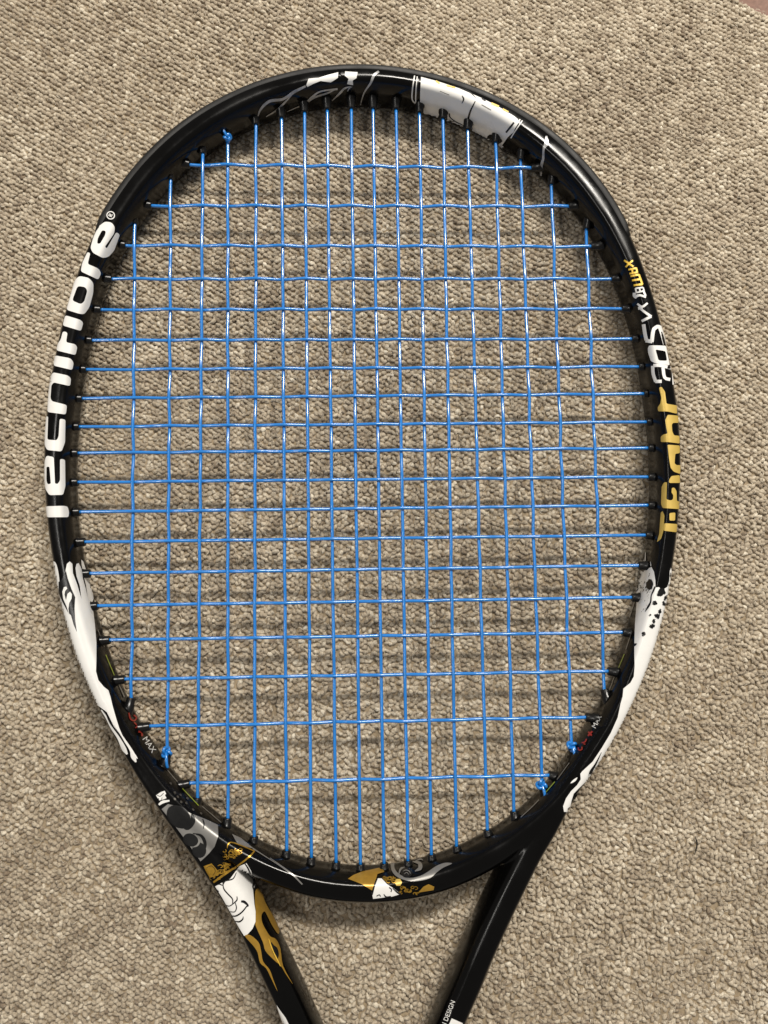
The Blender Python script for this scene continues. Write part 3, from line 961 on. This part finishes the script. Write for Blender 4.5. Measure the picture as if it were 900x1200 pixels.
for e in [ell(142, 262, 20, 36), ell(265, 302, 25, 22), ell(400, 352, 25, 24), ell(525, 415, 25, 24), ell(562, 425, 18, 14)]:
    film('ink_spot', fill([C3([(x + random.uniform(-3, 3), y + random.uniform(-3, 3)) for x, y in e])], 2.0), M_INK, frame, 0.16)
strokes('gold_fleck', [([(228, 114), (248, 128)], 1.6), ([(284, 138), (330, 150)], 1.4), ([(520, 232), (560, 250)], 2.0), ([(580, 262), (610, 278)], 1.4)], M_GOLD, 0.18, frame, C3, 2)
strokes('flame_print', [([(810, 404), (812, 440), (798, 470), (796, 520), (786, 560), (784, 610)], [2.0, 5.0, 2.6, 2.8, 3.4, 2.2])], M_GREYPRINT, 0.12, frame, C3, 5)

# --- small lettering on the inner walls, with the fine broken pinstripe
strokes('letter', [([(272, 250), (280, 282), (300, 292), (312, 276), (298, 262)], 1.7), ([(300, 300), (318, 318), (340, 322)], 1.5), ([(318, 322), (306, 330)], 1.4), ([(322, 350), (352, 352)], 2.2), ([(338, 336), (342, 374)], 2.2)], M_RED, 0.12, frame, T, 3)
film('letter', letters('MAX', T([(342, 388)])[0], (60, 88), (88, -60), 9.5), M_WHITE, frame, 0.12)
strokes('letter', [([(440, 428), (444, 446), (462, 442), (464, 424)], 1.5), ([(462, 398), (484, 392), (494, 372)], 1.5), ([(474, 404), (486, 408)], 1.3), ([(504, 352), (532, 322)], 2.0), ([(506, 326), (528, 350)], 2.0)], M_RED, 0.12, frame, W, 3)
film('letter', letters('MAX', W([(552, 306)])[0], (60, -110), (-110, -60), 7.6), M_WHITE, frame, 0.12)
pin_w = [S([(445, 710), (490, 830)]), S([(575, 1055), (630, 1185)]), T([(205, 70), (250, 165)]), T([(465, 540), (550, 640)]), T([(660, 745), (760, 830)]),
         Q([(420, 470), (385, 580)]), Q([(400, 675), (360, 795)]), Q([(290, 960), (270, 1010)]), W([(665, 0), (625, 95)]), W([(380, 530), (300, 640)]), W([(180, 775), (120, 835), (60, 890)])]
pin_g = [S([(500, 885), (560, 1030)]), T([(555, 650), (640, 740)]), Q([(350, 825), (300, 945)]), W([(285, 655), (225, 725)])]
for p in pin_w:
    film('pinstripe', ribbon(p, 0.8, 6), M_SILVER, frame, 0.12)
for p in pin_g:
    film('pinstripe', ribbon(p, 0.9, 6), M_GREEN, frame, 0.12)

# --- left shoulder: silver crest shapes, gold ornament, white face
K = crop(160, 900, 5)
L2 = crop(220, 1020, 5)
strokes('crest_print', [([(120, 168), (150, 152), (170, 142)], [4.0, 5.5, 4.0]), ([(132, 182), (160, 172), (172, 166)], [3.0, 4.0, 4.0])], M_WHITE, 0.12, frame, K, 4)
strokes('crest_print', [([(132, 214), (155, 198), (194, 190)], [2.2, 3.4, 1.8])], M_WHITE, 0.12, frame, K, 4)
for (qx, qy) in [(198, 92), (222, 146), (224, 182), (256, 160), (260, 200), (290, 208), (296, 180), (330, 246), (376, 268), (240, 170)]:
    film('scale_print', fill([K(ell(qx, qy, 9, 6, 0.8, 7))], 1.5), M_SCALE, frame, 0.12)
strokes('crest_line_print', [([(122, 158), (140, 164), (160, 146)], 0.7), ([(146, 186), (152, 172)], 0.6)], M_INK, 0.17, frame, K, 4)
film('crest_print', fill([K([(148, 240), (185, 210), (235, 222), (320, 268), (400, 300), (475, 335), (478, 400), (458, 460), (420, 505), (376, 546), (330, 480), (265, 390), (205, 310)])], 3.0), M_SILVER, frame, 0.10)
for e in [ell(248, 285, 80, 58, 0.75), ell(318, 420, 46, 36, 0.5), ell(368, 480, 40, 46, -0.3)]:
    film('crest_spot', fill([K(e)], 2.6), M_INK, frame, 0.15)
strokes('crest_spot', [([(268, 340), (300, 350), (330, 310), (322, 270)], [2, 5, 6, 2]), ([(385, 300), (394, 330), (392, 356)], [1.0, 1.6, 0.5]), ([(330, 382), (380, 395), (402, 440), (392, 500)], [1, 3, 4, 2])], M_INK, 0.15, frame, K, 5)
strokes('crest_rim', [([(345, 385), (368, 420), (358, 450), (332, 462)], [0.6, 2.2, 2.2, 0.8])], M_SILVER, 0.20, frame, K, 5)
film('crest_print', fill([K([(558, 388), (610, 412), (688, 476), (650, 466), (590, 448)])], 2.5), M_SILVER, frame, 0.10)
strokes('crest_line_print', [([(680, 474), (760, 525), (830, 570), (900, 618)], [1.6, 1.0, 0.8, 0.8])], M_SILVER, 0.12, frame, K, 5)
strokes('ornament_print', [([(532, 468), (536, 448), (556, 438), (620, 460), (690, 490)], [0.8, 1.2, 1.3, 1.3, 1.4]), ([(690, 490), (660, 520), (600, 566), (530, 612), (452, 668)], [1.6, 1.8, 2.0, 2.6, 2.2])], M_GOLDDARK, 0.14, frame, K, 5)
orn = []
for k in range(64):
    t = k / 63
    bx, by = 590 - 130 * t + random.uniform(-16, 22), 488 + 150 * t + random.uniform(-12, 10)
    if k < 28:
        bx, by = random.uniform(512, 612), random.uniform(478, 528)
    a0, r0 = random.uniform(0, 6.28), random.uniform(7, 17)
    orn.append(ribbon(K([(bx + r0 * math.cos(a0 + q) * (1 - 0.1 * q), by + 0.7 * r0 * math.sin(a0 + q) * (1 - 0.1 * q)) for q in np.linspace(0, 4.2, 7)]), random.uniform(0.5, 1.0), 2))
film('ornament_print', merge(orn), M_GOLDDARK, frame, 0.16)
film('ornament_print', fill([K([(394, 574), (440, 558), (476, 600), (462, 634), (430, 640), (412, 610)])], 2.5), M_GOLDDARK, arm_l, 0.12)
strokes('ornament_line_print', [([(412, 582), (440, 572), (462, 600), (448, 628)], 0.5)], M_INK, 0.17, arm_l, K, 4)

film('face_print', fill([L2([(162, 92), (190, 76), (218, 64), (248, 48), (278, 6), (306, -28), (345, -44), (372, 0), (388, 45), (394, 84), (380, 118), (388, 200), (395, 240), (396, 300), (380, 340), (352, 372), (332, 382), (300, 330), (250, 240), (205, 160)])], 3.0), M_WHITE, arm_l, 0.12)
strokes('face_line_print', [
    ([(206, 68), (212, 105), (235, 135), (262, 165), (264, 192)], [0.6, 1.0, 1.1, 1.0, 0.8]),
    ([(288, 150), (288, 172), (268, 192), (246, 206), (226, 200)], [0.5, 1.1, 0.9, 0.8, 0.5]),
    ([(276, 180), (286, 215), (276, 240), (250, 238)], [0.6, 0.9, 0.8, 0.5]),
    ([(258, 262), (284, 264), (318, 242), (350, 202)], [0.5, 1.3, 1.3, 1.0]),
    ([(312, 180), (330, 184), (352, 206), (342, 212)], [1.6, 2.2, 1.2, 0.4]),
    ([(280, 294), (304, 298), (322, 284), (326, 268)], [0.5, 1.4, 1.2, 0.4]),
    ([(160, 88), (185, 78), (205, 84), (220, 60), (262, 50), (282, 14)], [0.5, 1.0, 0.8, 1.2, 1.0, 0.5]),
    ([(330, -50), (352, -20), (372, 20), (392, 60)], [0.8, 1.2, 1.2, 0.5]),
    ([(376, 40), (388, 72), (378, 96), (386, 130)], [1.6, 2.2, 1.4, 0.5]),
    ([(172, 110), (184, 122)], 0.8)], M_INK, 0.17, arm_l, L2, 5)
film('gold_flame_print', fill([smooth_poly(L2([(398, 112), (432, 112), (438, 140), (448, 180), (470, 222), (500, 274), (532, 345), (526, 374), (492, 325), (468, 278), (448, 242), (430, 262), (434, 305), (456, 350), (482, 388), (514, 404), (540, 460), (556, 560), (614, 668), (570, 604), (545, 562), (500, 520), (455, 470), (440, 420), (400, 330), (396, 300), (395, 240), (390, 160)]), 3)], 2.6), M_GOLD2, arm_l, 0.12)
film('gold_flame_print', fill([smooth_poly(L2([(336, 382), (368, 378), (415, 420), (430, 470), (442, 532), (480, 580), (502, 640), (527, 708), (490, 632), (460, 572), (425, 540), (410, 480), (385, 440)]), 3)], 2.4), M_GOLD2, arm_l, 0.12)
film('flame_ink_print', fill([smooth_poly(L2([(484, 420), (502, 440), (520, 455), (530, 490), (522, 522), (500, 490), (488, 455)]), 3)], 1.6), M_INK, arm_l, 0.17)
strokes('flame_glint_print', [([(470, 400), (484, 440), (500, 480), (520, 520), (540, 562)], [0.4, 1.0, 1.0, 1.2, 0.4])], M_YELLOW, 0.20, arm_l, L2, 4)
film('white_band_print', fill([L2([(522, 786), (546, 822), (575, 862), (604, 922), (640, 1010), (600, 1010), (560, 900)])], 2.6), M_WHITE, arm_l, 0.12)

# --- bridge: gold cloud, small white face, silver swirl
D = crop(320, 960, 5)
D4 = crop(460, 960, 4.09)
film('gold_cloud_print', fill([D([(438, 352), (470, 330), (520, 310), (640, 284), (652, 312), (612, 324), (606, 345), (590, 385), (580, 416), (520, 382)])], 2.6), M_GOLD2, frame, 0.12)
film('face_print', fill([D([(608, 350), (636, 350), (668, 382), (704, 402), (748, 436), (700, 450), (586, 464), (580, 432), (590, 392)])], 2.6), M_WHITE, frame, 0.14)
strokes('face_line_print', [([(582, 440), (592, 396), (612, 350)], [0.8, 1.2, 0.8]), ([(606, 448), (622, 440), (630, 450)], 0.8), ([(648, 436), (662, 452), (690, 448)], [0.6, 1.2, 0.6]), ([(680, 398), (694, 410), (690, 424)], 0.9), ([(700, 402), (730, 428), (752, 440)], [0.6, 1.3, 0.6])], M_INK, 0.18, frame, D, 4)
orn = []
for k in range(26):
    bx, by = (random.uniform(640, 720), random.uniform(342, 388)) if k < 12 else (random.uniform(738, 850), random.uniform(396, 436))
    a0, r0 = random.uniform(0, 6.28), random.uniform(6, 15)
    orn.append(ribbon(D([(bx + r0 * math.cos(a0 + q), by + 0.65 * r0 * math.sin(a0 + q)) for q in np.linspace(0, 4.4, 7)]), random.uniform(0.6, 1.3), 2))
film('ornament_print', merge(orn), M_GOLDDARK, frame, 0.14)
film('ornament_print', fill([D(ell(734, 371, 22, 21, 0, 6))], 2.0), M_GOLD, frame, 0.14)
film('gold_cloud_print', fill([D4([(122, 350), (148, 322), (172, 310), (200, 322), (196, 338)])], 2.4), M_GOLD2, frame, 0.12)
film('swirl_print', fill([smooth_poly(D([(690, 250), (712, 252), (712, 290), (742, 326), (800, 346), (862, 334), (905, 312), (960, 275), (1010, 258), (1050, 262), (1000, 285), (960, 312), (920, 345), (850, 362), (790, 362), (730, 342), (696, 305)]), 3)], 2.4), M_SILVER, frame, 0.11)
strokes('swirl_print', [([(820, 252), (858, 262), (862, 290), (832, 308)], [1.0, 4.0, 4.5, 1.0]), ([(736, 330), (748, 296), (772, 284)], [0.6, 2.4, 0.8]), ([(830, 252), (862, 238), (880, 244)], [0.6, 1.6, 0.6])], M_SILVER, 0.14, frame, D, 5)
film('crest_spot', fill([D(ell(784, 316, 34, 30))], 2.4), M_INK, frame, 0.17)
strokes('swirl_print', [([(762, 312), (780, 304), (800, 312), (806, 326)], [0.4, 1.0, 1.0, 0.4]), ([(768, 328), (784, 318), (796, 330)], [0.4, 0.8, 0.4])], M_SILVER, 0.22, frame, D, 4)
strokes('crest_line_print', [([(-20, 230), (60, 286), (120, 330), (172, 380)], [0.6, 1.2, 1.6, 1.6])], M_SILVER, 0.14, frame, D, 5)

# --- right arm: small lettering and the corner of a white panel
film('letter', letters('N DESIGN', D4([(252, 1000)])[0], (55, -140), (-140, -55), 7.4), M_WHITE, arm_r, 0.12)
film('white_band_print', fill([D4([(284, 953), (336, 976), (300, 1060), (245, 1040)])], 2.6), M_WHITE, arm_r, 0.12)
